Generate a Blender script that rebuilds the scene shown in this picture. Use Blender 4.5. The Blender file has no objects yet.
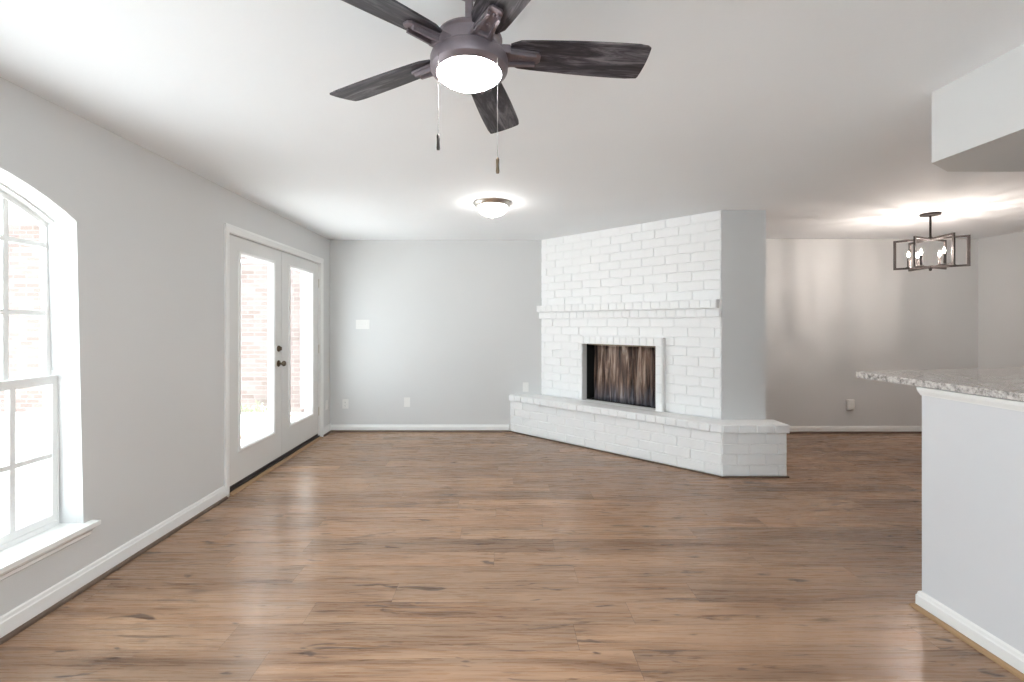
import bpy, bmesh, math, random
from mathutils import Vector, Matrix
random.seed(7)
S = bpy.context.scene
COL = S.collection
R = math.radians

# ------------------------------------------------------------------ camera
CAMZ = 1.37
FPX = 450.0
cd = bpy.data.cameras.new('camera'); cam = bpy.data.objects.new('camera', cd); COL.objects.link(cam)
cd.sensor_width = 36.0; cd.lens = FPX / 1024.0 * 36.0
cd.shift_x = 12.5 / 1024.0; cd.shift_y = -17.0 / 1024.0
cd.clip_start = 0.05; cd.clip_end = 200
cam.location = (0, 0, CAMZ); cam.rotation_euler = (R(90), 0, 0)
S.camera = cam

# ------------------------------------------------------------------ sky, sun, daylight, exposure
w = bpy.data.worlds.new('sky'); S.world = w; w.use_nodes = True
bg = w.node_tree.nodes['Background']
bg.inputs[0].default_value = (0.83, 0.925, 1.0, 1); bg.inputs[1].default_value = 3.4

def lamp(name, kind, loc, rot, energy, col=(1, 1, 1), **kw):
    d = bpy.data.lights.new(name, kind); d.energy = energy; d.color = col
    for k, v in kw.items(): setattr(d, k, v)
    o = bpy.data.objects.new(name, d); COL.objects.link(o); o.location = loc; o.rotation_euler = rot
    return o
# sun stands behind the camera, a little to the house side: it lights the patio and the brick wing, not the room
lamp('sun', 'SUN', (0, -6, 9), (R(7), 0, R(10)), 17.0, (0.95, 0.975, 1.0), angle=R(1.0))
vs = S.view_settings
vs.view_transform = 'Standard'; vs.look = 'None'; vs.gamma = 1.0; vs.exposure = 0.84; vs.use_curve_mapping = False
S.cycles.max_bounces = 10; S.cycles.diffuse_bounces = 6; S.cycles.transparent_max_bounces = 12
S.cycles.sample_clamp_indirect = 6.0
S.cycles.use_denoising = True

# ------------------------------------------------------------------ material helpers
class NT:
    def __init__(s, name):
        s.m = bpy.data.materials.new(name); s.m.use_nodes = True
        s.t = s.m.node_tree; s.n = s.t.nodes; s.b = s.n['Principled BSDF']; s.out = s.n['Material Output']
    def node(s, typ, **kw):
        x = s.n.new(typ)
        for k, v in kw.items(): setattr(x, k, v)
        return x
    def link(s, a, b): s.t.links.new(a, b)
    def val(s, sock, v):
        if hasattr(v, 'is_output'): s.link(v, sock)
        else: sock.default_value = v
    def math(s, op, a, b=None, c=None, clamp=False):
        x = s.node('ShaderNodeMath', operation=op); x.use_clamp = clamp
        s.val(x.inputs[0], a)
        if b is not None: s.val(x.inputs[1], b)
        if c is not None: s.val(x.inputs[2], c)
        return x.outputs[0]
    def coords(s, sc=(1, 1, 1), rot=(0, 0, 0)):
        c = s.node('ShaderNodeTexCoord'); m = s.node('ShaderNodeMapping')
        m.inputs['Scale'].default_value = sc; m.inputs['Rotation'].default_value = rot
        s.link(c.outputs['Object'], m.inputs['Vector']); return m.outputs[0]
    def noise(s, vec, scale, detail=3, rough=0.5, dist=0.0):
        x = s.node('ShaderNodeTexNoise'); s.link(vec, x.inputs['Vector'])
        x.inputs['Scale'].default_value = scale; x.inputs['Detail'].default_value = detail
        x.inputs['Roughness'].default_value = rough; x.inputs['Distortion'].default_value = dist
        return x.outputs['Fac']
    def ramp(s, fac, stops):
        x = s.node('ShaderNodeValToRGB'); e = x.color_ramp.elements
        while len(e) < len(stops): e.new(0.5)
        for el, (p, c) in zip(e, stops): el.position = p; el.color = (*c, 1) if len(c) == 3 else c
        s.link(fac, x.inputs[0]); return x.outputs[0]
    def mix(s, fac, a, b, blend='MIX'):
        x = s.node('ShaderNodeMix', data_type='RGBA', blend_type=blend)
        s.val(x.inputs[0], fac); s.val(x.inputs[6], a if hasattr(a, 'is_output') else (*a, 1)); s.val(x.inputs[7], b if hasattr(b, 'is_output') else (*b, 1))
        return x.outputs[2]
    def bump(s, h, strength=0.2, dist=0.01):
        x = s.node('ShaderNodeBump'); x.inputs['Strength'].default_value = strength; x.inputs['Distance'].default_value = dist
        s.link(h, x.inputs['Height']); s.link(x.outputs[0], s.b.inputs['Normal'])
    def base(s, c): s.val(s.b.inputs['Base Color'], c if hasattr(c, 'is_output') else (*c, 1))
    def rough(s, v): s.val(s.b.inputs['Roughness'], v)
    def metal(s, v): s.b.inputs['Metallic'].default_value = v

def paint(name, col, rough=0.6, bump=0.05, bscale=180, var=0.03):
    k = NT(name); v = k.coords()
    n = k.noise(v, 1.3, 2)
    k.base(k.mix(n, tuple(c * (1 - var) for c in col), tuple(min(1, c * (1 + var)) for c in col)))
    k.rough(rough)
    if bump: k.bump(k.noise(v, bscale, 2), bump, 0.004)
    return k.m
def metalmat(name, col, rough=0.35, metal=1.0):
    k = NT(name); n = k.noise(k.coords(), 40, 3)
    k.base(k.mix(n, tuple(c * 0.85 for c in col), tuple(min(1, c * 1.1) for c in col))); k.rough(rough); k.metal(metal)
    return k.m
def glow(name, col, strength):
    k = NT(name); k.base((0.9, 0.9, 0.88)); k.rough(0.3)
    k.b.inputs['Emission Color'].default_value = (*col, 1); k.b.inputs['Emission Strength'].default_value = strength
    return k.m

M = {}
M['wall'] = paint('wall_paint', (0.665, 0.665, 0.66), 0.62, 0.06)
M['ceiling'] = paint('ceiling_paint', (0.865, 0.885, 0.905), 0.8, 0.12, 90)
M['trim'] = paint('trim_paint', (0.84, 0.84, 0.825), 0.35, 0.0)
M['door'] = paint('door_paint', (0.74, 0.735, 0.72), 0.42, 0.03, 60)
M['peninsula'] = paint('peninsula_paint', (0.69, 0.70, 0.72), 0.5, 0.04)
M['brick'] = None
k = NT('white_painted_brick'); v = k.coords()
n1 = k.noise(v, 9, 4, 0.6); n2 = k.noise(v, 70, 4, 0.65)
k.base(k.mix(n1, (0.86, 0.857, 0.85), (0.91, 0.907, 0.90))); k.rough(0.5)
k.bump(k.math('ADD', k.math('MULTIPLY', n1, 1.0), k.math('MULTIPLY', n2, 0.35)), 0.55, 0.012); M['brick'] = k.m
M['fan_metal'] = metalmat('bloom_tinted_bronze', (0.23, 0.195, 0.215), 0.45, 0.6)  # paler purple cast of the lens bloom is put into this metal colour
M['nickel'] = metalmat('brushed_nickel', (0.66, 0.61, 0.55), 0.3)
M['bronze'] = metalmat('aged_bronze', (0.16, 0.12, 0.085), 0.35)
M['black_metal'] = metalmat('dark_bronze_metal', (0.04, 0.032, 0.030), 0.55, 0.4)
M['chain'] = metalmat('bead_chain', (0.20, 0.19, 0.185), 0.6, 0.2)
M['plastic'] = paint('white_plastic', (0.80, 0.79, 0.77), 0.3, 0)
M['dark'] = paint('slot_dark', (0.03, 0.03, 0.03), 0.6, 0)
M['bowl'] = glow('lit_opal_glass', (1.0, 0.98, 0.97), 105)
M['flush_bowl'] = glow('lit_alabaster_glass', (1.0, 0.975, 0.94), 20)
M['bulb'] = glow('lit_filament', (1.0, 0.88, 0.79), 1650)
k = NT('lit_bulb_glass'); tr = k.node('ShaderNodeBsdfTransparent'); em = k.node('ShaderNodeEmission'); em.inputs[0].default_value = (1, 0.9, 0.82, 1); em.inputs[1].default_value = 9
mx = k.node('ShaderNodeMixShader'); mx.inputs[0].default_value = 0.2; k.link(tr.outputs[0], mx.inputs[1]); k.link(em.outputs[0], mx.inputs[2]); k.link(mx.outputs[0], k.out.inputs[0]); M['bulb_glass'] = k.m
M['shoe'] = paint('dark_wood_moulding', (0.13, 0.085, 0.06), 0.5, 0)
M['tan_shoe'] = paint('tan_wood_moulding', (0.36, 0.22, 0.115), 0.5, 0)
M['soot'] = paint('sooty_firebrick', (0.012, 0.011, 0.011), 0.9, 0.2, 30)
M['rubber'] = paint('threshold_dark', (0.035, 0.028, 0.026), 0.5, 0)

# blade wood
k = NT('blade_greyed_wood'); v = k.coords((1.5, 15, 4)); n = k.noise(v, 2.4, 6, 0.68, 1.3); n2 = k.noise(k.coords((4, 75, 4)), 2.5, 3)
c = k.ramp(n, [(0.36, (0.006, 0.006, 0.009)), (0.47, (0.030, 0.027, 0.034)), (0.54, (0.085, 0.078, 0.090)), (0.66, (0.20, 0.187, 0.20))])
k.base(k.mix(k.math('MULTIPLY', n2, 0.3), c, (0.035, 0.032, 0.037)))
k.rough(0.45); M['blade'] = k.m

# mesh curtain behind the hearth: rusty hanging spark screen
k = NT('rusty_mesh_curtain'); tc = k.node('ShaderNodeTexCoord'); sp = k.node('ShaderNodeSeparateXYZ'); k.link(tc.outputs['Object'], sp.inputs[0])
v = k.coords((11, 11, 1.0)); n = k.noise(v, 1.4, 5, 0.62, 0.5); n2 = k.noise(k.coords((60, 60, 5)), 1.2, 3)
c1 = k.ramp(n, [(0.37, (0.014, 0.010, 0.009)), (0.47, (0.10, 0.058, 0.042)), (0.55, (0.24, 0.155, 0.115)), (0.64, (0.52, 0.41, 0.34))])  # rust streaks, with bright folds and the dark gaps between them painted in
ash = k.ramp(n2, [(0.35, (0.03, 0.03, 0.04)), (0.7, (0.27, 0.27, 0.32))])
f = k.math('MULTIPLY', k.math('SUBTRACT', 0.70, sp.outputs[2]), 5.0, clamp=True)
k.base(k.mix(k.math('MULTIPLY', f, 0.8), c1, ash)); k.rough(0.6); k.metal(0.0); M['curtain'] = k.m

# floor planks (run along X)
k = NT('plank_floor'); tc = k.node('ShaderNodeTexCoord'); sp = k.node('ShaderNodeSeparateXYZ'); k.link(tc.outputs['Object'], sp.inputs[0])
PW, PL = 0.163, 1.52
yy = k.math('DIVIDE', k.math('ADD', sp.outputs[1], 0.066), PW); row = k.math('FLOOR', yy)
wn = k.node('ShaderNodeTexWhiteNoise', noise_dimensions='1D'); k.link(row, wn.inputs['W'])
xx = k.math('ADD', k.math('DIVIDE', sp.outputs[0], PL), k.math('MULTIPLY', wn.outputs['Value'], 7.0)); colr = k.math('FLOOR', xx)
cb = k.node('ShaderNodeCombineXYZ'); k.link(row, cb.inputs[0]); k.link(colr, cb.inputs[1])
wid = k.node('ShaderNodeTexWhiteNoise', noise_dimensions='3D'); k.link(cb.outputs[0], wid.inputs['Vector']); pid = wid.outputs['Value']
def grain(sx, sy, det, rough, dist, scale=1.0):
    c = k.node('ShaderNodeCombineXYZ')
    k.link(k.math('ADD', k.math('MULTIPLY', sp.outputs[0], sx), k.math('MULTIPLY', pid, 37.0)), c.inputs[0])
    k.link(k.math('ADD', k.math('MULTIPLY', sp.outputs[1], sy), k.math('MULTIPLY', pid, 91.0)), c.inputs[1])
    k.link(k.math('MULTIPLY', pid, 13.0), c.inputs[2])
    return k.noise(c.outputs[0], scale, det, rough, dist)
g1 = grain(0.75, 11, 5, 0.6, 1.1); g2 = grain(5, 110, 3, 0.6, 0.0); g3 = grain(1.8, 15, 4, 0.6, 1.6); g4 = grain(0.8, 6, 2, 0.5, 0.3); g5 = grain(5.0, 21, 2, 0.5, 0.6)
c = k.ramp(g1, [(0.30, (0.150, 0.094, 0.062)), (0.42, (0.235, 0.156, 0.107)), (0.52, (0.325, 0.223, 0.157)), (0.70, (0.43, 0.308, 0.224))])
c = k.mix(k.math('MULTIPLY', g2, 0.24), c, (0.165, 0.108, 0.074))
c = k.mix(k.ramp(g4, [(0.42, (0, 0, 0)), (0.66, (0.5, 0.5, 0.5))]), c, (0.33, 0.255, 0.20))
c = k.mix(k.ramp(g3, [(0.585, (0, 0, 0)), (0.69, (0.75, 0.75, 0.75))]), c, (0.085, 0.056, 0.042))
c = k.mix(k.ramp(g5, [(0.645, (0, 0, 0)), (0.73, (0.85, 0.85, 0.85))]), c, (0.06, 0.04, 0.032))
tone = k.ramp(pid, [(0.0, (0.74, 0.74, 0.75)), (0.5, (0.92, 0.91, 0.90)), (1.0, (1.08, 1.06, 1.04))])
c = k.mix(1.0, c, tone, 'MULTIPLY')
fy = k.math('FRACT', yy); fx = k.math('FRACT', xx)
ey = k.math('MULTIPLY', k.math('MINIMUM', fy, k.math('SUBTRACT', 1.0, fy)), PW)
ex = k.math('MULTIPLY', k.math('MINIMUM', fx, k.math('SUBTRACT', 1.0, fx)), PL)
seam = k.math('LESS_THAN', k.math('MINIMUM', ey, ex), 0.0011)
c = k.mix(k.math('MULTIPLY', seam, 0.6), c, (0.05, 0.035, 0.028))
c = k.mix(1.0, c, (1.20, 1.06, 0.92), 'MULTIPLY')
k.base(c); k.rough(k.math('ADD', 0.20, k.math('MULTIPLY', g2, 0.16)))
k.b.inputs['Specular IOR Level'].default_value = 0.4
k.bump(k.math('SUBTRACT', k.math('MULTIPLY', g2, 0.35), seam), 0.10, 0.002); M['floor'] = k.m

# granite
k = NT('speckled_granite'); v = k.coords(); n = k.noise(v, 42, 5, 0.7); n2 = k.noise(v, 90, 3, 0.6); n3 = k.noise(v, 7, 3)
c = k.ramp(n, [(0.37, (0.07, 0.06, 0.053)), (0.46, (0.36, 0.325, 0.30)), (0.55, (0.60, 0.565, 0.535)), (0.7, (0.72, 0.70, 0.675))])
c = k.mix(k.ramp(n2, [(0.60, (0, 0, 0)), (0.66, (0.8, 0.8, 0.8))]), c, (0.16, 0.14, 0.125))
c = k.mix(k.math('MULTIPLY_ADD', n3, 0.3, 0.15), c, (0.60, 0.575, 0.555)); k.base(c); k.rough(0.08); M['granite'] = k.m

# window glass: clear, with a fresnel reflection
k = NT('clear_glass'); tr = k.node('ShaderNodeBsdfTransparent'); gl = k.node('ShaderNodeBsdfGlossy'); gl.inputs['Roughness'].default_value = 0.02
lw = k.node('ShaderNodeLayerWeight'); lw.inputs[0].default_value = 0.5; mx = k.node('ShaderNodeMixShader')
fr = k.math('MULTIPLY_ADD', k.math('POWER', lw.outputs['Facing'], 4.0), 0.35, 0.02)
tr.inputs[0].default_value = (0.97, 0.985, 0.98, 1)
k.link(fr, mx.inputs[0]); k.link(tr.outputs[0], mx.inputs[1]); k.link(gl.outputs[0], mx.inputs[2]); k.link(mx.outputs[0], k.out.inputs[0]); M['glass'] = k.m

# outdoors
def brickmat(name, c1, c2, mortar, w_, h_, axis):
    k = NT(name); tc = k.node('ShaderNodeTexCoord'); mp = k.node('ShaderNodeMapping'); k.link(tc.outputs['Object'], mp.inputs[0])
    if axis == 'XZ': mp.inputs['Rotation'].default_value = (R(-90), 0, 0)
    b = k.node('ShaderNodeTexBrick'); k.link(mp.outputs[0], b.inputs[0]); b.inputs['Scale'].default_value = 1.0
    b.inputs['Brick Width'].default_value = w_; b.inputs['Row Height'].default_value = h_; b.inputs['Mortar Size'].default_value = 0.006
    b.inputs['Color1'].default_value = (*c1, 1); b.inputs['Color2'].default_value = (*c2, 1); b.inputs['Mortar'].default_value = (*mortar, 1)
    k.base(b.outputs[0]); k.rough(0.8); return k.m
M['out_brick'] = brickmat('pink_brick', (0.155, 0.112, 0.098), (0.215, 0.168, 0.152), (0.23, 0.21, 0.198), 0.22, 0.075, 'XZ')
M['paver'] = brickmat('pale_pavers', (0.55, 0.54, 0.53), (0.61, 0.60, 0.59), (0.38, 0.34, 0.31), 0.6, 0.32, 'XY')
M['concrete'] = paint('pale_concrete', (0.75, 0.74, 0.72), 0.8, 0.1, 40)
M['timber'] = paint('tan_timber', (0.42, 0.31, 0.22), 0.7, 0.1, 30)
M['roof'] = paint('grey_shingles', (0.17, 0.17, 0.175), 0.9, 0.3, 20)
M['white_out'] = paint('white_exterior_paint', (0.75, 0.75, 0.73), 0.6, 0)
k = NT('shrub_leaves'); n = k.noise(k.coords(), 30, 3); k.base(k.mix(n, (0.10, 0.15, 0.07), (0.30, 0.36, 0.20))); k.rough(0.6); M['leaf'] = k.m

# ------------------------------------------------------------------ mesh helpers
def obj(name, bm, mat, parent=None, smooth=False, loc=None, rot=None, recalc=True):
    if recalc: bmesh.ops.recalc_face_normals(bm, faces=bm.faces)
    me = bpy.data.meshes.new(name); bm.to_mesh(me); bm.free()
    if smooth:
        for p in me.polygons: p.use_smooth = True
        try: me.set_sharp_from_angle(angle=R(38))
        except Exception: pass
    me.materials.append(mat)
    o = bpy.data.objects.new(name, me); COL.objects.link(o)
    if parent: o.parent = parent
    if loc: o.location = loc
    if rot: o.rotation_euler = rot
    return o
def thing(name, label, cat, loc=(0, 0, 0), group=None, kind=None):
    o = bpy.data.objects.new(name, None); COL.objects.link(o); o.location = loc; o.empty_display_size = 0.1
    o['label'] = label; o['category'] = cat
    if group: o['group'] = group
    if kind: o['kind'] = kind
    return o
def tag(o, label, cat, group=None, kind=None):
    o['label'] = label; o['category'] = cat
    if group: o['group'] = group
    if kind: o['kind'] = kind
    return o
def box(bm, x0, x1, y0, y1, z0, z1, bev=0.0):
    vs_ = [bm.verts.new((x, y, z)) for x in (x0, x1) for y in (y0, y1) for z in (z0, z1)]
    idx = [(0, 1, 3, 2), (4, 6, 7, 5), (0, 4, 5, 1), (2, 3, 7, 6), (0, 2, 6, 4), (1, 5, 7, 3)]
    fs = [bm.faces.new([vs_[i] for i in f]) for f in idx]
    if bev:
        es = list({e for f in fs for e in f.edges})
        bmesh.ops.bevel(bm, geom=es, offset=bev, segments=2, profile=0.6, affect='EDGES', clamp_overlap=True)
    return vs_
def prism(bm, pts, axis, a, b, bev=0.0):
    """polygon pts in the plane across axis, extruded from a to b"""
    def P(p, t):
        return {'x': (t, p[0], p[1]), 'y': (p[0], t, p[1]), 'z': (p[0], p[1], t)}[axis]
    A = [bm.verts.new(P(p, a)) for p in pts]; B = [bm.verts.new(P(p, b)) for p in pts]
    n = len(pts); fs = [bm.faces.new(A), bm.faces.new(B[::-1])]
    for i in range(n): fs.append(bm.faces.new((A[i], B[i], B[(i + 1) % n], A[(i + 1) % n])))
    if bev:
        es = list({e for f in fs for e in f.edges})
        bmesh.ops.bevel(bm, geom=es, offset=bev, segments=2, profile=0.6, affect='EDGES', clamp_overlap=True)
def ring(bm, outer, inner, axis, a, b):
    """closed band between two polygons with the same number of points"""
    n = len(outer)
    for i in range(n):
        j = (i + 1) % n
        prism(bm, [outer[i], outer[j], inner[j], inner[i]], axis, a, b)
    bmesh.ops.remove_doubles(bm, verts=bm.verts, dist=1e-5)
def lathe(bm, prof, seg=40, mat=Matrix()):
    """prof: (radius, z) pairs, spun about z"""
    rows = []
    for r, z in prof:
        if r < 1e-5: rows.append([bm.verts.new(mat @ Vector((0, 0, z)))])
        else: rows.append([bm.verts.new(mat @ Vector((r * math.cos(2 * math.pi * i / seg), r * math.sin(2 * math.pi * i / seg), z))) for i in range(seg)])
    for A, B in zip(rows, rows[1:]):
        for i in range(seg):
            j = (i + 1) % seg
            if len(A) == 1 and len(B) == 1: continue
            if len(A) == 1: bm.faces.new((A[0], B[j], B[i]))
            elif len(B) == 1: bm.faces.new((A[i], A[j], B[0]))
            else: bm.faces.new((A[i], A[j], B[j], B[i]))
    for Rw in (rows[0], rows[-1]):
        if len(Rw) > 1: bm.faces.new(Rw)
def rod(bm, p, q, r, seg=12):
    p, q = Vector(p), Vector(q); d = q - p
    m = Matrix.Translation(p) @ d.to_track_quat('Z', 'Y').to_matrix().to_4x4()
    lathe(bm, [(r, 0), (r, d.length)], seg, m)
def bm_(): return bmesh.new()
def struct(name, bm, mat, label, cat):
    o = obj(name, bm, mat); tag(o, label, cat, kind='structure'); return o

# ------------------------------------------------------------------ the room
XL = -2.16; XR = 6.02; YB = 5.73; YD = 5.66; H = 2.44; YR = -2.2; T = 0.19
WX0, WX1 = XL - T, XL
YW0, YW1 = 0.94, 2.325           # arched window
SILL = 0.335; SPR = 1.878
def arch(y0, y1, spr, rad, n=16, lean=0.0):
    c = (y0 + y1) / 2; hw = (y1 - y0) / 2; base = math.sqrt(rad * rad - hw * hw)
    return [(y0 + (y1 - y0) * i / n, spr + math.sqrt(max(0, rad * rad - (y0 + (y1 - y0) * i / n - c) ** 2)) - base) for i in range(n + 1)]

b = bm_(); box(b, XL - T, XR + 0.2, YR - 0.2, YB + 0.2, -0.12, 0)
floor = struct('floor', b, M['floor'], 'brown wood plank floor running across the room', 'floor')
b = bm_(); box(b, XL - T, XR + 0.2, YR - 0.2, YB + 0.2, H, H + 0.12)
struct('ceiling', b, M['ceiling'], 'white textured ceiling over the whole room', 'ceiling')

b = bm_()
def wallseg(y0, y1, z0, z1): box(b, WX0, WX1, y0, y1, z0, z1)
WIN = [(-1.40, -0.06), (YW0, YW1)]
wallseg(YR, WIN[0][0], 0, H)
for i, (y0, y1) in enumerate(WIN):
    wallseg(y0, y1, 0, SILL - 0.03)
    lean0 = 0.036
    A = arch(y0, y1, SPR, 1.25)
    for p, q in zip(A, A[1:]): prism(b, [p, q, (q[0], H), (p[0], H)], 'x', WX0, WX1)
prism(b, [(WIN[0][1], 0), (YW0, 0), (YW0, H), (WIN[0][1], H)], 'x', WX0, WX1)
wallseg(YW1 + 0.05, 3.57, 0, H); wallseg(YW1, YW1 + 0.05, 0, SILL - 0.03); wallseg(YW1, YW1 + 0.05, SPR, H)
prism(b, [(YW1 + 0.012, SILL - 0.03), (YW1 + 0.05, SILL - 0.03), (YW1 + 0.05, SPR), (YW1 - 0.026, SPR)], 'x', WX0, WX1)
prism(b, [(YW1 - 0.026, SPR + 0.0002), (YW1 - 0.0005, SPR + 0.0002), (YW1 - 0.026, SPR + 0.0162)], 'x', WX0, WX1)
wallseg(3.57, 5.44, 2.115, H)
wallseg(5.44, YB, 0, H)
struct('wall_left', b, M['wall'], 'pale grey left wall with the arched window and glazed double doors', 'wall')
b = bm_(); box(b, XL - T, 2.5, YB, YB + 0.15, 0, H)
struct('wall_back', b, M['wall'], 'pale grey back wall left of the white brick fireplace', 'wall')
b = bm_(); box(b, 2.5, XR + 0.2, YD, YD + 0.15, 0, H)
struct('wall_dining', b, M['wall'], 'grey back wall of the dining nook behind the chandelier', 'wall')
b = bm_(); box(b, XR, XR + 0.15, YR, YD, 0, H)
struct('wall_right', b, M['wall'], 'grey right wall of the dining nook beyond the counter', 'wall')
b = bm_()
RW0, RW1, RZ0, RZ1 = -0.95, 1.75, 0.45, 2.15
for a in ((XL, RW0, 0, H), (RW1, XR, 0, H), (RW0, RW1, 0, RZ0), (RW0, RW1, RZ1, H)): box(b, a[0], a[1], YR - 0.15, YR, a[2], a[3])
struct('wall_rear', b, M['wall'], 'pale grey rear wall behind the camera', 'wall')
# chase beside the chimney
P_L = Vector((0.529, YB)); P_R = Vector((2.08, 4.225)); GX = 2.50
b = bm_(); prism(b, [(2.085, 4.225), (GX, 4.225), (GX, YB), (GX - 0.12, YB), (GX - 0.12, 4.40), (2.085, 4.40)], 'z', 0, H)
struct('wall_chase', b, M['wall'], 'narrow grey wall panel right of the white brick chimney', 'wall')

# baseboards with their wooden shoe strips
def run(p, q, inward, z1=0.105, th=0.016, name='baseboard_left', label='', shoe=None, z0=0.02, sh=0.016, ends=False):
    p, q, n = Vector(p), Vector(q), Vector(inward)
    b = bm_()
    prof = [(0, z0), (th, z0), (th, z1 - 0.025), (th * 0.75, z1 - 0.02), (th * 0.6, z1 - 0.006), (th * 0.3, z1), (0, z1)]
    A = [b.verts.new((*(p + n * u), z)) for u, z in prof]; B = [b.verts.new((*(q + n * u), z)) for u, z in prof]
    N = len(prof); b.faces.new(A); b.faces.new(B[::-1])
    for i in range(N): b.faces.new((A[i], B[i], B[(i + 1) % N], A[(i + 1) % N]))
    o = struct(name, b, M['trim'], label, 'baseboard')
    b = bm_(); prof = [(0, 0.0005), (th + sh, 0.0005), (th + sh * 0.85, z0 * 0.6), (th + sh * 0.3, z0), (0, z0)]
    A = [b.verts.new((*(p + n * u), z)) for u, z in prof]; B = [b.verts.new((*(q + n * u), z)) for u, z in prof]
    N = len(prof); b.faces.new(A); b.faces.new(B[::-1])
    for i in range(N): b.faces.new((A[i], B[i], B[(i + 1) % N], A[(i + 1) % N]))
    obj('shoe_strip', b, shoe or M['shoe'], o)
    return o
run((XL, YR), (XL, 3.53), (1, 0), name='baseboard_left', label='white baseboard under the arched window on the left wall')
run((XL, 5.485), (XL, YB), (1, 0), name='baseboard_left_corner', label='short white baseboard between the double doors and the back corner')
run((XL, YB), (0.12, YB), (0, -1), z1=0.088, z0=0.022, sh=0.02, name='baseboard_back', label='white baseboard along the back wall up to the hearth')
run((GX, YD), (XR, YD), (0, -1), z1=0.088, z0=0.022, sh=0.02, name='baseboard_dining', label='white baseboard along the dining nook back wall')
run((XR, YR), (XR, YD), (-1, 0), name='baseboard_right', label='white baseboard along the dining nook right wall')
run((GX, 4.24), (GX, YD), (1, 0), name='baseboard_chase', label='white baseboard on the hidden side of the chimney wall')

# dropped soffit above the peninsula
b = bm_(); prism(b, [(2.0, YR), (2.0, 2.083), (2.19, 2.20), (3.4, 2.20), (3.4, YR)], 'z', 2.115, H)
struct('ceiling_soffit', b, M['wall'], 'boxed grey soffit dropped from the ceiling above the counter', 'soffit')

# ------------------------------------------------------------------ arched windows
def arched_window(name, y0, y1, label, lean):
    win = thing(name, label, 'window', ((XL - 0.12), (y0 + y1) / 2, SILL), kind='structure')
    oy = (y0 + y1) / 2; ox = XL - 0.12
    def part(nm, b, m, **kw):
        bmesh.ops.translate(b, verts=b.verts, vec=(-ox, -oy, -SILL)); return obj(nm, b, m, win, **kw)
    fx0, fx1 = XL - 0.19, XL - 0.115
    zb = SILL
    def outline(ins, zbot, n=16):
        A = arch(y0 + ins, y1 - ins, SPR - ins * 0.55, 1.25, n)
        return [(y0 + ins, zbot)] + A + [(y1 - ins, zbot)]
    b = bm_(); ring(b, outline(0.0, zb), outline(0.008, zb + 0.024), 'x', fx0, fx1); part('window_frame', b, M['trim'])
    # upper sash: outer plane; lower sash: inner plane
    MR = 1.085
    b = bm_(); ux0, ux1 = XL - 0.175, XL - 0.15
    o_ = outline(0.0085, MR - 0.02); i_ = outline(0.032, MR + 0.022)
    ring(b, o_, i_, 'x', ux0, ux1)
    ncol = 7; cw = (y1 - y0 - 0.05) / ncol
    ys = [y0 + 0.025 + cw * i for i in range(1, ncol)]
    c_ = (y0 + y1) / 2; hw = (y1 - y0) / 2; bs = math.sqrt(1.25 ** 2 - hw * hw)
    for y in ys:
        zt = SPR - 0.035 + math.sqrt(1.25 ** 2 - (y - c_) ** 2) - bs + 0.0
        box(b, ux0 + 0.004, ux1 - 0.004, y - 0.0125, y + 0.0125, MR + 0.01, zt + 0.02)
    for z in (1.426, 1.771): box(b, ux0 + 0.003, ux1 - 0.003, y0 + 0.016, y1 - 0.016, z - 0.012, z + 0.012)
    part('upper_sash', b, M['trim'])
    b = bm_(); prism(b, outline(0.015, MR + 0.012), 'x', ux0 + 0.010, ux0 + 0.014); part('glass_pane', b, M['glass'])
    b = bm_(); lx0, lx1 = XL - 0.147, XL - 0.118
    def rect(i, zl, zh): return [(y0 + i, zl), (y0 + i, zh), (y1 - i, zh), (y1 - i, zl)]
    ring(b, rect(0.0085, zb + 0.025, MR + 0.022), rect(0.032, zb + 0.062, MR - 0.022), 'x', lx0, lx1)
    for y in ys: box(b, lx0 + 0.004, lx1 - 0.004, y - 0.0125, y + 0.0125, zb + 0.055, MR - 0.015)
    z = 0.70; box(b, lx0 + 0.003, lx1 - 0.003, y0 + 0.016, y1 - 0.016, z - 0.012, z + 0.012)
    part('lower_sash', b, M['trim'])
    b = bm_(); prism(b, rect(0.018, zb + 0.05, MR - 0.012), 'x', lx0 + 0.012, lx0 + 0.016); part('glass_pane', b, M['glass'])
    b = bm_(); box(b, XL - 0.112, XL - 0.098, y1 - 0.012, y1 - 0.002, 1.24, 1.262, 0.002); part('sash_latch', b, M['trim'])
    # sill (stool) with horns and the apron moulding under it
    b = bm_(); prism(b, [(XL - 0.15, y0 + 0.001), (XL - 0.15, y1 + 0.012), (XL + 0.0005, y1 + 0.02), (XL + 0.0005, y1 + 0.06), (XL + 0.05, y1 + 0.06), (XL + 0.05, y0 - 0.06), (XL + 0.0005, y0 - 0.06), (XL + 0.0005, y0 + 0.001)], 'z', SILL - 0.026, SILL, 0.004)
    part('window_sill', b, M['trim'])
    b = bm_(); prism(b, [(XL + 0.0005, SILL - 0.027), (XL + 0.034, SILL - 0.027), (XL + 0.030, SILL - 0.042), (XL + 0.018, SILL - 0.05), (XL + 0.018, SILL - 0.066), (XL + 0.008, SILL - 0.074), (XL + 0.0005, SILL - 0.074)], 'y', y0 - 0.035, y1 + 0.035)
    part('sill_apron', b, M['trim'])
    return win
arched_window('window_1', YW0, YW1, 'arched white sash window with muntin grid at the left edge of the room', 0.03)
arched_window('added_window_left', WIN[0][0], WIN[0][1], 'added second arched window on the left wall, unseen, letting in daylight', 0.03)  # unseen window added to bring more daylight in from the left
rw = thing('added_window_rear', 'added wide window in the rear wall, unseen, letting in daylight from behind', 'window', (0.4, YR, RZ0), kind='structure')  # unseen glazing added for soft frontal daylight
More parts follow.
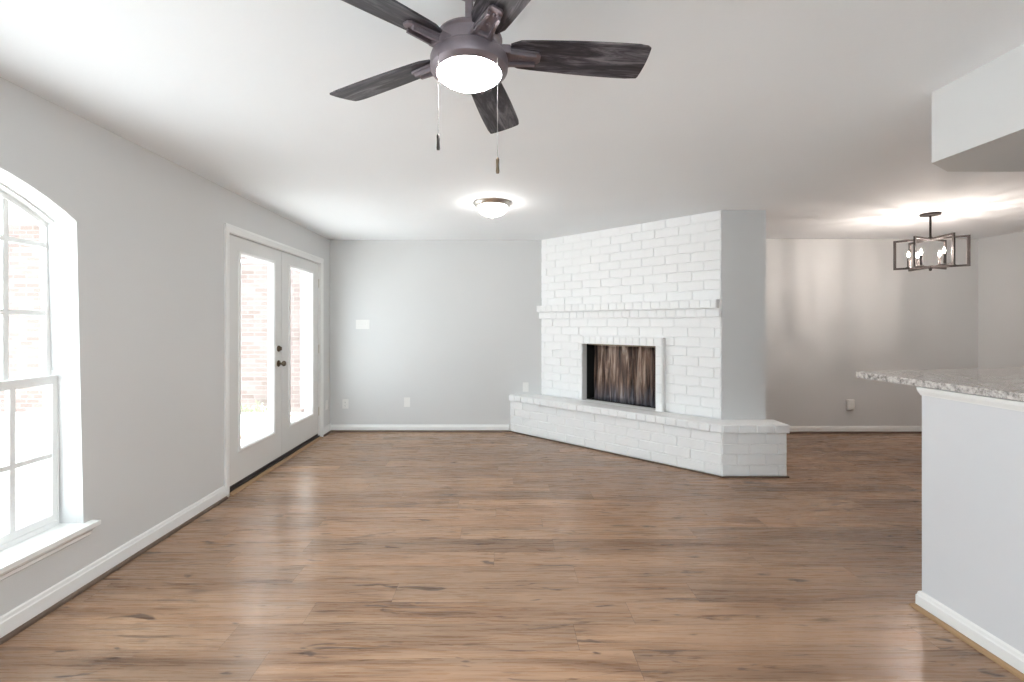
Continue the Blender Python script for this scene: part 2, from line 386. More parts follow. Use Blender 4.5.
b = bm_(); rr = lambda i: [(RW0 - 0.4 + i, i), (RW0 - 0.4 + i, RZ1 - RZ0 - i), (RW1 - 0.4 - i, RZ1 - RZ0 - i), (RW1 - 0.4 - i, i)]
ring(b, rr(0), rr(0.05), 'y', -0.12, -0.05); box(b, -0.025, 0.025, -0.11, -0.06, 0.05, RZ1 - RZ0 - 0.05); obj('window_frame', b, M['trim'], rw)
b = bm_(); prism(b, rr(0.04), 'y', -0.088, -0.084); obj('glass_pane', b, M['glass'], rw)

# ------------------------------------------------------------------ double doors
DY0, DYM, DY1 = 3.59, 4.505, 5.42
DXF = XL - 0.022     # room face of the leaves
DZ0, DZ1 = 0.055, 2.095
def door(name, y0, y1, label, hinge_left, hardware):
    d = thing(name, label, 'door', (DXF, y0, DZ0), kind='structure')
    def part(nm, b, m, parent=None, **kw):
        bmesh.ops.translate(b, verts=b.verts, vec=(-DXF, -y0, -DZ0)); return obj(nm, b, m, parent or d, **kw)
    yc = (y0 + y1) / 2 + (0.012 if hinge_left else -0.004); lw = 0.305; z0, z1 = 0.30, 1.985
    x0, x1 = DXF - 0.045, DXF
    b = bm_(); g = 0.002
    ring(b, [(y0 + g, DZ0), (y0 + g, DZ1), (y1 - g, DZ1), (y1 - g, DZ0)], [(yc - lw + 0.02, z0 + 0.02), (yc - lw + 0.02, z1 - 0.02), (yc + lw - 0.02, z1 - 0.02), (yc + lw - 0.02, z0 + 0.02)], 'x', x0, x1)
    part('door_leaf', b, M['door'])
    b = bm_()
    def q(i): return [(yc - lw + i, z0 + i), (yc - lw + i, z1 - i), (yc + lw - i, z1 - i), (yc + lw - i, z0 + i)]
    prof = [(0.0, DXF), (0.004, DXF + 0.012), (0.018, DXF + 0.014), (0.030, DXF + 0.004), (0.034, DXF - 0.018)]
    for (i0, xa), (i1, xb) in zip(prof, prof[1:]):
        A, B = q(i0), q(i1)
        for j in range(4):
            kx = (j + 1) % 4
            b.faces.new([b.verts.new((xa, *A[j])), b.verts.new((xa, *A[kx])), b.verts.new((xb, *B[kx])), b.verts.new((xb, *B[j]))])
    bmesh.ops.remove_doubles(b, verts=b.verts, dist=1e-5)
    # outside half of the moulding
    ring(b, q(0.0), q(0.0195), 'x', x0 - 0.012, x0)
    part('lite_frame', b, M['trim'])
    b = bm_(); prism(b, q(0.022), 'x', DXF - 0.024, DXF - 0.019); part('glass_pane', b, M['glass'])
    hy = y0 + 0.002 if hinge_left else y1 - 0.002
    for z in (0.32, 1.07, 1.86):
        b = bm_(); rod(b, (DXF + 0.006, hy, z - 0.05), (DXF + 0.006, hy, z + 0.05), 0.006, 10)
        for zz in (-0.05, 0.046): rod(b, (DXF + 0.006, hy, z + zz), (DXF + 0.006, hy, z + zz + 0.004), 0.0075, 10)
        part('hinge', b, M['nickel'], smooth=True)
    if hardware:
        ky = y1 - 0.065
        RX = Matrix.Rotation(R(90), 4, 'Y')
        b = bm_(); lathe(b, [(0, 0), (0.032, 0), (0.033, 0.004), (0.028, 0.010), (0.016, 0.013), (0.0, 0.013)], 24, Matrix.Translation((DXF + 0.0005, ky, 0.98)) @ RX)
        rose = part('knob_rose', b, M['bronze'], smooth=True)
        b = bm_(); lathe(b, [(0.0, 0.012), (0.011, 0.013), (0.010, 0.032), (0.018, 0.038), (0.0265, 0.05), (0.027, 0.06), (0.021, 0.069), (0.0, 0.072)], 24, Matrix.Translation((DXF, ky, 0.98)) @ RX)
        part('knob', b, M['bronze'], rose, smooth=True)
        b = bm_(); lathe(b, [(0, 0), (0.030, 0), (0.031, 0.006), (0.026, 0.014), (0.0, 0.016)], 24, Matrix.Translation((DXF + 0.0005, ky, 1.127)) @ RX)
        db = part('deadbolt', b, M['bronze'], smooth=True)
        b = bm_(); box(b, DXF + 0.015, DXF + 0.034, ky - 0.006, ky + 0.006, 1.109, 1.145, 0.003); part('thumb_turn', b, M['bronze'], db)
    return d
door('door_1', DY0, DYM, 'left leaf of the glazed double doors with the bronze knob', True, True)
door('door_2', DYM, DY1, 'right leaf of the glazed double doors nearest the back corner', False, False)
# casing and threshold
b = bm_()
for (a, c_) in ((DY0 - 0.062, DY0 - 0.004), (DY1 + 0.004, DY1 + 0.068)):
    prism(b, [(XL + 0.0005, a), (XL + 0.014, a), (XL + 0.019, a + 0.02), (XL + 0.012, c_ - 0.012), (XL + 0.010, c_), (XL + 0.0005, c_)] if a < 4 else
          [(XL + 0.0005, a), (XL + 0.010, a), (XL + 0.012, a + 0.012), (XL + 0.019, c_ - 0.02), (XL + 0.014, c_), (XL + 0.0005, c_)], 'z', 0.0, 2.1035)
prism(b, [(XL + 0.0005, 2.165), (XL + 0.014, 2.165), (XL + 0.019, 2.145), (XL + 0.012, 2.115), (XL + 0.010, 2.103), (XL + 0.0005, 2.103)], 'y', DY0 - 0.0622, DY1 + 0.0682)
# jamb boards inside the opening
box(b, XL - T, XL + 0.0005, 3.5705, DY0, 0.0, 2.11); box(b, XL - T, XL + 0.0005, DY1, 5.4395, 0.0, 2.11); box(b, XL - T, XL + 0.0005, DY0, DY1, 2.098, 2.1145)
struct('trim_1', b, M['trim'], 'white casing around the glazed double doors', 'door casing')
b = bm_(); box(b, XL - T - 0.03, XL - 0.004, DY0, DY1, 0.0005, 0.028); box(b, DXF - 0.05, DXF - 0.006, DY0, DY1, 0.028, 0.0545)
t2 = struct('trim_2', b, M['rubber'], 'dark threshold under the glazed double doors', 'threshold')
b = bm_(); prism(b, [(XL - 0.004, 0.0006), (XL + 0.035, 0.0006), (XL + 0.028, 0.010), (XL + 0.004, 0.016), (XL - 0.004, 0.016)], 'y', DY0, DY1)
obj('wood_strip', b, M['tan_shoe'], t2)['label'] = 'tan wooden strip'

# ------------------------------------------------------------------ fireplace
def brick_box(bm, o, t, n, u0, u1, z0, z1, d0, d1, ch=0.004):
    """one brick: back at depth d0, face at d1 along n, chamfered face"""
    def P(u, z, d): return bm.verts.new((o.x + t.x * u + n.x * d, o.y + t.y * u + n.y * d, z))
    j = lambda: random.uniform(-0.0015, 0.0015)
    d1 += random.uniform(-0.0025, 0.0025)
    tilt = random.uniform(-0.0015, 0.0015)
    u0 += j(); u1 += j(); z0 += j(); z1 += j()
    A = [P(u0, z0, d0), P(u1, z0, d0), P(u1, z1, d0), P(u0, z1, d0)]
    B = [P(u0, z0, d1 - ch - tilt), P(u1, z0, d1 - ch + tilt), P(u1, z1, d1 - ch + tilt), P(u0, z1, d1 - ch - tilt)]
    Cc = [P(u0 + ch, z0 + ch, d1 - tilt), P(u1 - ch, z0 + ch, d1 + tilt), P(u1 - ch, z1 - ch, d1 + tilt), P(u0 + ch, z1 - ch, d1 - tilt)]
    for X, Y in ((A, B), (B, Cc)):
        for i in range(4): bm.faces.new((X[i], X[(i + 1) % 4], Y[(i + 1) % 4], Y[i]))
    bm.faces.new(Cc); bm.faces.new(A[::-1])
def brick_field(bm, o, t, n, U, z0, z1, bl, ch_, d0, d1, holes=(), gap=0.0065, phase=0.0, edge_bricks=True):
    rows = max(1, round((z1 - z0) / ch_)); ph = (z1 - z0) / rows
    for r in range(rows):
        za, zb_ = z0 + r * ph, z0 + (r + 1) * ph
        spans = [(0.0, U)]
        for (h0, h1, hz0, hz1) in holes:
            if zb_ > hz0 + 0.012 and za < hz1 - 0.012:
                ns = []
                for s0, s1 in spans:
                    if h0 > s0: ns.append((s0, min(s1, h0)))
                    if h1 < s1: ns.append((max(s0, h1), s1))
                spans = ns
        for s0, s1 in spans:
            if s1 - s0 < 0.02: continue
            off = (bl / 2 if r % 2 else 0.0) + phase + random.uniform(-0.012, 0.012)
            cuts = [s0]; u = off - bl * math.ceil((off - s0) / bl)
            while u < s1 - 1e-6:
                if u > s0 + 0.035 and u < s1 - 0.035: cuts.append(u)
                u += bl
            cuts.append(s1)
            for a, c in zip(cuts, cuts[1:]): brick_box(bm, o, t, n, a + gap / 2, c - gap / 2, za + gap / 2, zb_ - gap / 2, d0, d1)
V2 = Vector
tF = (P_R - P_L).normalized(); nF = V2((tF.y, -tF.x))
if nF.y > 0: nF = -nF
LF = (P_R - P_L).length
HZ = 0.475
fp = thing('fireplace', 'white painted brick corner fireplace with raised hearth and corbelled mantel', 'fireplace', (1.3, 4.9, 0))
def fpart(nm, b, m, parent=None, **kw):
    bmesh.ops.translate(b, verts=b.verts, vec=(-1.3, -4.9, 0)); return obj(nm, b, m, parent or fp, **kw)
def slab(bm, o, t, n, u0, u1, z0, z1, d0, d1):
    pts = [(u0, d0), (u1, d0), (u1, d1), (u0, d1)]
    prism(bm, [(o.x + t.x * u + n.x * d, o.y + t.y * u + n.y * d) for u, d in pts], 'z', z0, z1)
OU0, OU1, OZ1 = 0.617, 1.545, 1.143      # firebox opening
HU1 = 1.622; HZT = 1.230
b = bm_()
MD = -0.0072   # mortar level
slab(b, P_L, tF, nF, 0, OU0, 0, H, -0.10, MD); slab(b, P_L, tF, nF, OU1, LF - 0.001, 0, H, -0.10, MD)
slab(b, P_L, tF, nF, OU0, OU1, OZ1, H, -0.10, MD); slab(b, P_L, tF, nF, OU0, OU1, 0, HZ, -0.10, MD)
CH = (1.432 - HZ) / 10.0
brick_field(b, P_L, tF, nF, LF, HZ, 1.432, 0.255, CH, -0.05, 0.0, holes=[(OU0, HU1, HZ, HZT)], phase=0.06)
brick_field(b, P_L, tF, nF, LF, 1.60, H, 0.255, 0.0933, -0.05, 0.0, phase=0.10)
# inner faces of the opening
fpart('chimney_breast', b, M['brick'])
# protruding soldier header and right pier
b = bm_()
slab(b, P_L, tF, nF, OU0 + 0.002, HU1, OZ1, HZT, -0.05, 0.054)
brick_field(b, P_L + tF * (OU0 + 0.0), tF, nF, HU1 - OU0, OZ1, HZT, 0.077, HZT - OZ1, -0.03, 0.064, gap=0.0095)
slab(b, P_L, tF, nF, OU1, HU1, HZ + 0.001, OZ1, -0.05, 0.054)
brick_field(b, P_L + tF * OU1, tF, nF, HU1 - OU1, HZ + 0.001, OZ1, 0.3, 0.093, -0.05, 0.064, gap=0.0095)
fpart('firebox_surround', b, M['brick'])
# mantel: two corbelled header courses
b = bm_()
LM = LF - 0.016
slab(b, P_L, tF, nF, -0.012, LF, 1.436, 1.517, MD, 0.028)
brick_field(b, P_L + tF * -0.012, tF, nF, LF + 0.012, 1.434, 1.518, 0.098, 0.09, -0.002, 0.033, gap=0.0095)
lower = fpart('mantel_lower_course', b, M['brick'])
b = bm_()
slab(b, P_L, tF, nF, -0.012, LM, 1.519, 1.600, MD, 0.074)
brick_field(b, P_L + tF * -0.012, tF, nF, LM + 0.012, 1.519, 1.602, 0.098, 0.09, -0.002, 0.080, gap=0.0095, phase=0.04)
fpart('mantel_upper_course', b, M['brick'])
# firebox: sooty chamber behind the opening
b = bm_()
DB = -0.52
for (u0, u1, z0, z1, d0, d1) in ((OU0 - 0.03, OU0 - 0.001, HZ, OZ1 + 0.03, DB, -0.101), (OU1 + 0.001, OU1 + 0.03, HZ, OZ1 + 0.03, DB, -0.101), (OU0, OU1, OZ1 + 0.001, OZ1 + 0.03, DB, -0.101), (OU0, OU1, HZ - 0.03, HZ - 0.001, DB, -0.101), (OU0 - 0.03, OU1 + 0.03, HZ - 0.03, OZ1 + 0.03, DB - 0.03, DB)):
    slab(b, P_L, tF, nF, u0, u1, z0, z1, d0, d1)
fb = fpart('firebox', b, M['soot']); fb['label'] = 'black sooty firebox'
b = bm_()
slab(b, P_L, tF, nF, OU0 + 0.001, OU1 - 0.001, OZ1 - 0.024, OZ1 + 0.005, -0.132, -0.124); fpart('curtain_rail', b, M['bronze'])['label'] = 'thin brown rail'
# jamb liners in soot colour on the right
b = bm_()
for i in range(9):
    z0 = HZ + 0.004 + i * 0.0735
    slab(b, P_L, tF, nF, OU1 - 0.016 - random.uniform(0, 0.008), OU1 - 0.0005, z0, z0 + 0.066, -0.095, -0.02)
fpart('firebox_jamb', b, M['soot'])['label'] = 'ragged black brick edge'
# hanging mesh curtain with folds
b = bm_()
cu0, cu1 = OU0 + 0.085, OU1 - 0.012; N = 130; rows = []
for j in range(9):
    z = HZ + 0.006 + (OZ1 - 0.02 - HZ - 0.006) * j / 8; row = []
    for i in range(N + 1):
        u = cu0 + (cu1 - cu0) * i / N; f = i / N
        amp = (0.011 + 0.006 * math.sin(f * 9 + 1)) * (1.15 - 0.35 * j / 8)
        d = -0.135 + amp * math.sin(f * 96 + 2.2 * math.sin(f * 11) + 0.25 * math.sin(j * 0.9)) 
        p = P_L + tF * (u + 0.004 * math.sin(j * 1.1 + f * 30)) + nF * d
        row.append(b.verts.new((p.x, p.y, z)))
    rows.append(row)
for A, B in zip(rows, rows[1:]):
    for i in range(N): b.faces.new((A[i], A[i + 1], B[i + 1], B[i]))
ob = fpart('mesh_curtain', b, M['curtain'], smooth=True, recalc=False); ob['label'] = 'rusty brown folded mesh curtain'
md = ob.modifiers.new('thickness', 'SOLIDIFY'); md.thickness = 0.002

# hearth
A2 = V2((0.132, YB)); B2 = V2((1.987, 4.018)); C2 = V2((2.567, 4.018)); D2 = V2((2.567, 4.2245))
tA = (B2 - A2).normalized(); nA = V2((tA.y, -tA.x)); nA = -nA if nA.y > 0 else nA
def isect(p, d, q, e):
    den = d.x * e.y - d.y * e.x; s = ((q.x - p.x) * e.y - (q.y - p.y) * e.x) / den; return p + d * s
def hearth_poly(off):
    a = isect(A2 + nA * off, tA, V2((0, YB - 0.0005)), V2((1, 0)))
    bb = isect(A2 + nA * off, tA, V2((0, 4.018 - off)), V2((1, 0)))
    c = V2((2.567 + off * 0.1, 4.018 - off)); d = V2((2.567 + off * 0.1, 4.2245))
    return [a, bb, c, d, V2((2.082, 4.2245)), P_R + nF * 0.012, P_L + nF * 0.012 + V2((0, -0.0005))]
b = bm_()
prism(b, [tuple(p) for p in hearth_poly(MD)], 'z', 0.001, 0.398)
Lab = (B2 - A2).length
brick_field(b, A2 + tA * 0.0, tA, nA, Lab, 0.012, 0.398, 0.255, 0.0965, -0.05, 0.0, phase=0.08)
brick_field(b, B2, V2((1, 0)), V2((0, -1)), 0.58, 0.012, 0.398, 0.255, 0.0965, -0.05, 0.0, phase=0.0)
brick_field(b, C2, V2((0, 1)), V2((1, 0)), 0.2065, 0.012, 0.398, 0.255, 0.0965, -0.05, 0.0)
fpart('hearth_base', b, M['brick'])
b = bm_(); OV = 0.042
hp = hearth_poly(OV - 0.010)
prism(b, [(0.135, YB - 0.0005), tuple(hp[0] + tA * 0.06)] + [tuple(p) for p in hp[1:]], 'z', 0.401, HZ - 0.002)
hq = hearth_poly(OV)
L1 = (hq[1] - hq[0]).length
brick_field(b, hq[0] - nA * OV + tA * 0.06, tA, nA, L1 - 0.06, 0.400, HZ, 0.101, 0.09, -0.03, OV, gap=0.0095)
brick_field(b, V2((hq[1].x, 4.018)), V2((1, 0)), V2((0, -1)), hq[2].x - hq[1].x, 0.400, HZ, 0.155, 0.09, -0.03, OV, gap=0.0095)
brick_field(b, V2((2.567, 4.018 - OV)), V2((0, 1)), V2((1, 0)), 4.2245 - 4.018 + OV, 0.400, HZ, 0.101, 0.09, -0.03, OV * 0.1, gap=0.0095)
fpart('hearth_cap', b, M['brick'])
b = bm_()
def strip(p, q, n, w_, z0, z1):
    prism(b, [tuple(p), tuple(q), tuple(q + n * w_), tuple(p + n * w_)], 'z', z0, z1)
strip(A2 + nA * 0.004, B2 + nA * 0.004, nA, 0.012, 0.0006, 0.013); strip(B2 + V2((-0.01, -0.004)), C2 + V2((0.012, -0.004)), V2((0, -1)), 0.012, 0.0006, 0.013)
fpart('shoe_strip', b, M['shoe'])['label'] = 'thin brown strip at the floor'

# ------------------------------------------------------------------ ceiling fan
FX, FY = -0.093, 1.38
fan = thing('ceiling_fan', 'five-blade ceiling fan with greyed wood blades and a lit bowl light', 'ceiling fan', (FX, FY, H))
def fz(z): return z - H
b = bm_(); lathe(b, [(0.0, fz(2.4395)), (0.066, fz(2.4395)), (0.066, fz(2.425)), (0.060, fz(2.405)), (0.040, fz(2.385)), (0.022, fz(2.375)), (0.0, fz(2.375))]); obj('canopy', b, M['fan_metal'], fan, smooth=True)
b = bm_(); lathe(b, [(0.0125, fz(2.376)), (0.0125, fz(2.30)), (0.021, fz(2.298)), (0.021, fz(2.262)), (0.034, fz(2.256))], 20); obj('downrod', b, M['fan_metal'], fan, smooth=True)
b = bm_(); lathe(b, [(0.0, fz(2.258)), (0.05, fz(2.257)), (0.085, fz(2.252)), (0.099, fz(2.245)), (0.102, fz(2.238)), (0.097, fz(2.232)), (0.097, fz(2.192)), (0.0, fz(2.19))], 48); obj('motor_housing', b, M['fan_metal'], fan, smooth=True)
b = bm_(); lathe(b, [(0.0, fz(2.19)), (0.108, fz(2.1895)), (0.116, fz(2.184)), (0.1185, fz(2.178)), (0.1185, fz(2.147)), (0.1165, fz(2.1435)), (0.1005, fz(2.1335)), (0.0985, fz(2.134)), (0.099, fz(2.140)), (0.0, fz(2.14))], 56); obj('light_drum', b, M['fan_metal'], fan, smooth=True)
b = bm_(); lathe(b, [(0.0975, fz(2.139))] + [(0.0975 * (1 - t / 10), fz(2.1335) - 0.039 * (1 - (1 - t / 10) ** 2)) for t in range(0, 10)] + [(0.0, fz(2.0945))], 48); ob = obj('light_bowl', b, M['bowl'], fan, smooth=True); ob['label'] = 'glowing white glass bowl'
# blades
def blade_mesh():
    b = bm_(); pts = []
    r0, r1 = 0.125, 0.550
    up, lo = [], []
    n = 14
    for i in range(n + 1):
        f = i / n; r = r0 + (r1 - r0) * f
        wv = 0.050 + 0.017 * math.sin(min(1, f * 1.15) * math.pi / 2)
        if f > 0.985: wv -= 0.003
        if f < 0.06: wv -= 0.012 * (1 - f / 0.06) ** 2
        up.append((r + 0.006 * (1 if f == 1 else 0), wv)); lo.append((r - (0.004 if f == 1 else 0), -wv))
    tip = [(r1 + 0.009 - 0.002 * t + 0.004 * math.sin(math.pi * t), 0.058 - 0.116 * t) for t in (0.0, 0.2, 0.4, 0.6, 0.8, 1.0)]
    prism(b, up + tip + lo[::-1], 'z', -0.003, 0.003, 0.0012)
    bmesh.ops.recalc_face_normals(b, faces=b.faces)
    me = bpy.data.meshes.new('blade'); b.to_mesh(me); b.free(); me.materials.append(M['blade']); return me
def bracket_mesh():
    b = bm_()
    prism(b, [(0.088, -0.030), (0.12, -0.029), (0.212, -0.021), (0.221, -0.013), (0.221, 0.013), (0.212, 0.021), (0.12, 0.029), (0.088, 0.030)], 'z', -0.0115, -0.0045, 0.0015)
    for s in (-1, 1):
        A = [(0.088, s * 0.029), (0.088, s * 0.018), (0.205, s * 0.011), (0.205, s * 0.020)]
        prism(b, A, 'z', -0.024, -0.0117, 0.0015)
    box(b, 0.086, 0.125, -0.032, 0.032, -0.024, 0.006, 0.004)
    for (x, y) in ((0.196, 0.0), (0.158, 0.0)):
        lathe(b, [(0.0, -0.0165), (0.005, -0.0155), (0.0062, -0.0116), (0.0, -0.0116)], 12, Matrix.Translation((x, y, 0)))
    bmesh.ops.recalc_face_normals(b, faces=b.faces)
    me = bpy.data.meshes.new('blade_bracket'); b.to_mesh(me); b.free(); me.materials.append(M['fan_metal']); return me
bme, kme = blade_mesh(), bracket_mesh()
BZ = 2.205; PITCH = R(-13)
for i in range(5):
    a = R(78 + 72 * i)
    rot = (Matrix.Rotation(a, 4, 'Z') @ Matrix.Rotation(PITCH, 4, 'X')).to_euler()
    br = bpy.data.objects.new('blade_bracket', kme); COL.objects.link(br); br.parent = fan; br.location = (0, 0, fz(BZ)); br.rotation_euler = rot
    bl = bpy.data.objects.new('blade', bme); COL.objects.link(bl); bl.parent = fan; bl.location = (0, 0, fz(BZ)); bl.rotation_euler = rot
# pull chains
for (dx, dy, zb_, pm) in ((-0.0835, -0.0835, 1.871, 'black_metal'), (0.0875, -0.0755, 1.806, 'bronze')):
    b = bm_(); L_ = zb_ + 0.047
    rod(b, (dx, dy, fz(2.150)), (dx, dy, fz(L_)), 0.0006, 6)
    z = 2.148
    while z > L_:
        bmesh.ops.create_icosphere(b, subdivisions=1, radius=0.0012, matrix=Matrix.Translation((dx, dy, fz(z)))); z -= 0.0046
    rod(b, (dx * 0.96, dy * 0.96, fz(2.152)), (dx, dy, fz(2.149)), 0.003, 8)
    ch = obj('pull_chain', b, M['chain'], fan)
    b = bm_(); lathe(b, [(0.0, L_), (0.0028, L_ - 0.001), (0.0048, L_ - 0.006), (0.0042, L_ - 0.024), (0.0052, L_ - 0.040), (0.0045, L_ - 0.046), (0.0, zb_)], 14, Matrix.Translation((dx, dy, -H)))
    obj('pull_fob', b, M[pm], ch, smooth=True)

# ------------------------------------------------------------------ flush ceiling light
fl = thing('ceiling_light', 'small flush dome ceiling light with nickel rim, between fan and fireplace', 'ceiling light', (-0.062, 3.98, H))
b = bm_(); lathe(b, [(0.0, -0.0005), (0.166, -0.0005), (0.168, -0.008), (0.160, -0.016), (0.156, -0.024), (0.142, -0.034), (0.134, -0.036), (0.134, -0.028), (0.0, -0.028)], 48); obj('base_ring', b, M['nickel'], fl, smooth=True)
b = bm_(); lathe(b, [(0.1335, -0.029)] + [(0.1335 * math.cos(R(9 * i)), -0.034 - 0.086 * math.sin(R(9 * i))) for i in range(10)] + [(0.0, -0.120)], 48); obj('glass_dome', b, M['flush_bowl'], fl, smooth=True)
b = bm_(); lathe(b, [(0.0, -0.119), (0.012, -0.121), (0.010, -0.128), (0.005, -0.132), (0.006, -0.138), (0.0, -0.143)], 16); obj('finial', b, M['nickel'], fl, smooth=True)

# ------------------------------------------------------------------ dining chandelier
CX, CY = 4.172, 4.357
chd = thing('chandelier', 'dark metal chandelier of crossed open rectangles with six lit candle bulbs', 'chandelier', (CX, CY, H))
b = bm_(); lathe(b, [(0.0, -0.0005), (0.078, -0.0005), (0.080, -0.006), (0.076, -0.020), (0.03, -0.024), (0.0, -0.024)], 36); obj('canopy', b, M['black_metal'], chd, smooth=True)
b = bm_(); lathe(b, [(0.0, -0.022), (0.009, -0.022), (0.009, -0.228), (0.016, -0.230), (0.016, -0.262), (0.0, -0.264)], 16); obj('stem', b, M['black_metal'], chd, smooth=True)
b = bm_(); lathe(b, [(0.0, -0.506), (0.020, -0.506), (0.020, -0.532), (0.012, -0.536), (0.012, -0.548), (0.007, -0.556), (0.0, -0.557)], 16); obj('bottom_hub', b, M['black_metal'], chd, smooth=True)
RC, ZT, ZB, BW = 0.271, -0.238, -0.530, 0.007
frs = []
for i in range(3):
    b = bm_(); dz = 0.0
    box(b, -RC, RC, -BW, BW, ZT - 0.019, ZT, 0.0015); box(b, -RC, RC, -BW, BW, ZB, ZB + 0.019, 0.0015)
    box(b, -RC, -RC + 0.023, -BW, BW, ZB + 0.019, ZT - 0.019, 0.0015); box(b, RC - 0.023, RC, -BW, BW, ZB + 0.019, ZT - 0.019, 0.0015)
    obj('frame', b, M['black_metal'], chd, rot=(0, 0, R(-37.8 - 60 * i)))
for i in range(6):
    a = R(-37.8 - 60 * i); p = Vector((0.157 * math.cos(a), 0.157 * math.sin(a), 0))
    b = bm_(); lathe(b, [(0.0, ZB + 0.016), (0.020, ZB + 0.017), (0.022, ZB + 0.022), (0.0105, ZB + 0.026), (0.0105, ZB + 0.115), (0.0, ZB + 0.116)], 18)
    sl = obj('candle_sleeve', b, M['black_metal'], chd, smooth=True, loc=p)
    b = bm_(); z0 = ZB + 0.116; lathe(b, [(0.0, z0), (0.006, z0 + 0.001), (0.0125, z0 + 0.016), (0.0145, z0 + 0.028), (0.011, z0 + 0.046), (0.005, z0 + 0.062), (0.0, z0 + 0.070)], 14)
    ob = obj('bulb', b, M['bulb_glass'], sl, smooth=True); ob['label'] = 'glowing candle bulb'
    b = bm_(); lathe(b, [(0.0, z0 + 0.014), (0.004, z0 + 0.016), (0.005, z0 + 0.030), (0.003, z0 + 0.042), (0.0, z0 + 0.044)], 8); obj('filament', b, M['bulb'], sl)

# ------------------------------------------------------------------ peninsula and countertop
PA = R(1.6)
pen = thing('kitchen_peninsula', 'white kitchen peninsula half wall at the right edge carrying the granite counter', 'peninsula', (2.03, 2.163, 0))
pen.rotation_euler = (0, 0, PA)
b = bm_(); box(b, 0, 0.62, -2.6, 0, 0.0, 1.066); obj('half_wall', b, M['peninsula'], pen)
def penmould(prof, m, name, mitre):
    b = bm_()
    # runs along the left face and returns round the far end
    A = [b.verts.new((-u, -2.6, z)) for u, z in prof]; Bc = [b.verts.new((-u, u, z)) for u, z in prof]; Cc = [b.verts.new((0.62, u, z)) for u, z in prof]
    N = len(prof)
    for X, Y in ((A, Bc), (Bc, Cc)):
        for i in range(N): b.faces.new((X[i], Y[i], Y[(i + 1) % N], X[(i + 1) % N]))
    b.faces.new(A); b.faces.new(Cc)
    return obj(name, b, m, pen)
penmould([(0.0005, 0.018), (0.016, 0.018), (0.016, 0.062), (0.012, 0.068), (0.010, 0.080), (0.004, 0.086), (0.0005, 0.086)], M['trim'], 'baseboard', True)
penmould([(0.0005, 0.0006), (0.034, 0.0006), (0.031, 0.010), (0.022, 0.017), (0.0005, 0.0178)], M['tan_shoe'], 'shoe_moulding', True)['label'] = 'tan wood shoe moulding'
penmould([(0.0005, 1.028), (0.004, 1.028), (0.006, 1.036), (0.012, 1.050), (0.014, 1.066), (0.0005, 1.066)], M['trim'], 'counter_moulding', True)
b = bm_(); prism(b, [(2.015, 2.545), (2.04, 2.567), (3.35, 2.84), (3.35, -0.45), (2.095, -0.45)], 'z', 1.0675, 1.100, 0.004)
ct = obj('countertop', b, M['granite']); tag(ct, 'speckled grey granite counter slab overhanging the white peninsula', 'countertop')

# ------------------------------------------------------------------ switches, outlets, plug-in
def plate(b, w_, h_): box(b, -w_ / 2, w_ / 2, -0.006, -0.0005, -h_ / 2, h_ / 2, 0.0022)
def outlet(loc, rz, label, kind='duplex'):
    o = thing('wall_outlet', label, 'outlet', loc, 'white outlet plates'); o.rotation_euler = (0, 0, rz)
    b = bm_(); plate(b, 0.075, 0.118); obj('cover_plate', b, M['plastic'], o)
    if kind == 'duplex':
        for s in (-1, 1):
            b = bm_(); prism(b, [(-0.017, -0.008), (-0.012, -0.014), (0.012, -0.014), (0.017, -0.008), (0.017, 0.008), (0.012, 0.014), (-0.012, 0.014), (-0.017, 0.008)], 'y', -0.0085, -0.0062)
            bmesh.ops.translate(b, verts=b.verts, vec=(0, 0, s * 0.022)); soc = obj('socket', b, M['plastic'], o)
            b = bm_()
            for x in (-0.006, 0.006): box(b, x - 0.0012, x + 0.0012, -0.0088, -0.0086, s * 0.022 - 0.001, s * 0.022 + 0.008)
            box(b, -0.002, 0.002, -0.0088, -0.0086, s * 0.022 - 0.009, s * 0.022 - 0.005); obj('slot', b, M['dark'], soc)
    else:
        b = bm_(); box(b, -0.0165, 0.0165, -0.0082, -0.0062, -0.033, 0.033, 0.0008); obj('insert', b, M['plastic'], o)
    return o
outlet((-1.962, YB, 0.352), 0, 'white duplex outlet on the back wall nearest the left corner')
outlet((-1.178, YB, 0.374), 0, 'white wall plate low on the middle of the back wall', 'blank')
outlet((0.333, YB, 0.568), 0, 'white wall plate just above the left end of the hearth', 'blank')
outlet((XL, 5.615, 0.36), R(90), 'white wall plate on the left wall between the doors and back corner', 'blank')
sw = thing('light_switch', 'white triple toggle switch plate on the back wall', 'light switch', (-1.742, YB, 1.364))
b = bm_(); plate(b, 0.172, 0.118); obj('cover_plate', b, M['plastic'], sw)
for x in (-0.046, 0.0, 0.046):
    b = bm_(); prism(b, [(-0.0062, -0.011), (-0.0082, -0.011), (-0.0085, 0.0), (-0.017, 0.010), (-0.016, 0.014), (-0.0062, 0.008)], 'x', x - 0.0045, x + 0.0045); obj('toggle', b, M['plastic'], sw)
pl = thing('plug_in_device', 'white plug-in device on an outlet of the dining nook wall', 'plug-in device', (4.396, YD, 0.357))
b = bm_(); plate(b, 0.078, 0.12); obj('cover_plate', b, M['plastic'], pl)
b = bm_(); prism(b, [(-0.046, -0.0062), (-0.046, -0.038), (-0.036, -0.046), (0.036, -0.046), (0.046, -0.038), (0.046, -0.0062)], 'z', -0.062, 0.066, 0.006); obj('device_body', b, M['plastic'], pl)

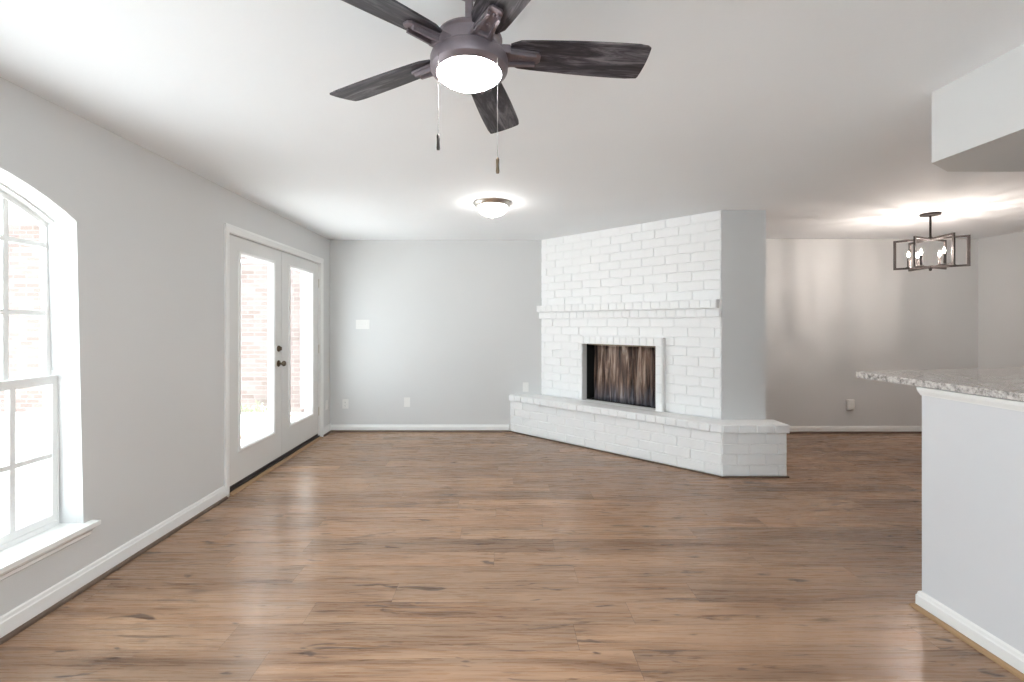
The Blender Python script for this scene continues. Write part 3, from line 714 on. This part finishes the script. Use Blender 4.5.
# ------------------------------------------------------------------ outdoors
b = bm_(); box(b, -16, XL - T - 0.0005, -8, 7.6, -0.30, -0.12)
struct('ground_patio', b, M['paver'], 'pale paved patio outside the left windows', 'patio')
WYG = 7.6
hs = thing('house_wing', 'pink brick wing of the house seen through the doors and arched window', 'building', (-7, WYG, -0.12))
def hp_(nm, b, m, parent=None):
    bmesh.ops.translate(b, verts=b.verts, vec=(7, -WYG, 0.12)); return obj(nm, b, m, parent or hs)
b = bm_(); box(b, -12.5, -2.0, WYG, WYG + 0.25, -0.12, 3.05); hp_('brick_wall', b, M['out_brick'])
b = bm_(); box(b, -12.7, -1.8, WYG - 0.35, WYG + 0.1, 3.051, 3.24); hp_('fascia', b, M['white_out'])
b = bm_(); prism(b, [(WYG - 0.42, 3.241), (WYG + 3.0, 4.9), (WYG + 3.0, 4.7), (WYG + 0.2, 3.241)], 'x', -12.9, -1.6); hp_('roof', b, M['roof'])
b = bm_(); box(b, -5.2, -3.75, WYG - 0.03, WYG - 0.0005, 2.40, 2.46); hp_('lintel_band', b, M['white_out'])
b = bm_(); box(b, -3.34, -3.29, WYG - 0.055, WYG - 0.001, -0.05, 3.04, 0.01); hp_('downspout', b, M['white_out'])
b = bm_(); box(b, -3.14, XL - T - 0.031, 3.0, 6.9, -0.119, -0.03, 0.01)
tag(obj('doorstep', b, M['concrete']), 'pale concrete landing outside the glazed double doors', 'doorstep')
b = bm_(); box(b, -3.26, -3.145, 3.0, 6.9, -0.119, 0.0, 0.008)
tag(obj('timber_edging', b, M['timber']), 'tan timber edging along the landing outside the doors', 'edging')
def shrub(loc, s, label):
    b = bm_()
    for i in range(90):
        a = random.uniform(0, 6.28); rr_ = s * math.sqrt(random.random()); z = random.uniform(0.02, s * 1.1) * (1 - 0.5 * rr_ / s)
        m = Matrix.Translation((rr_ * math.cos(a), rr_ * math.sin(a), z)) @ Matrix.Rotation(random.uniform(0, 6.28), 4, 'Z') @ Matrix.Rotation(random.uniform(0.3, 1.4), 4, 'X')
        L_ = random.uniform(0.06, 0.11)
        P = [m @ Vector(v_) for v_ in ((0, 0, 0), (0.018, L_ * 0.45, 0.006), (0, L_, 0), (-0.018, L_ * 0.45, 0.006))]
        b.faces.new([b.verts.new(p) for p in P])
    for i in range(6):
        a = i * 1.05; rod(b, (0, 0, 0), (0.5 * s * math.cos(a), 0.5 * s * math.sin(a), s * 0.7), 0.004, 5)
    o = obj('shrub', b, M['leaf'], recalc=False); o.location = loc; tag(o, label, 'shrub', 'low plants by the brick wing')
shrub((-3.98, 7.3, -0.12), 0.22, 'low green plant at the foot of the brick wall behind the left door leaf')
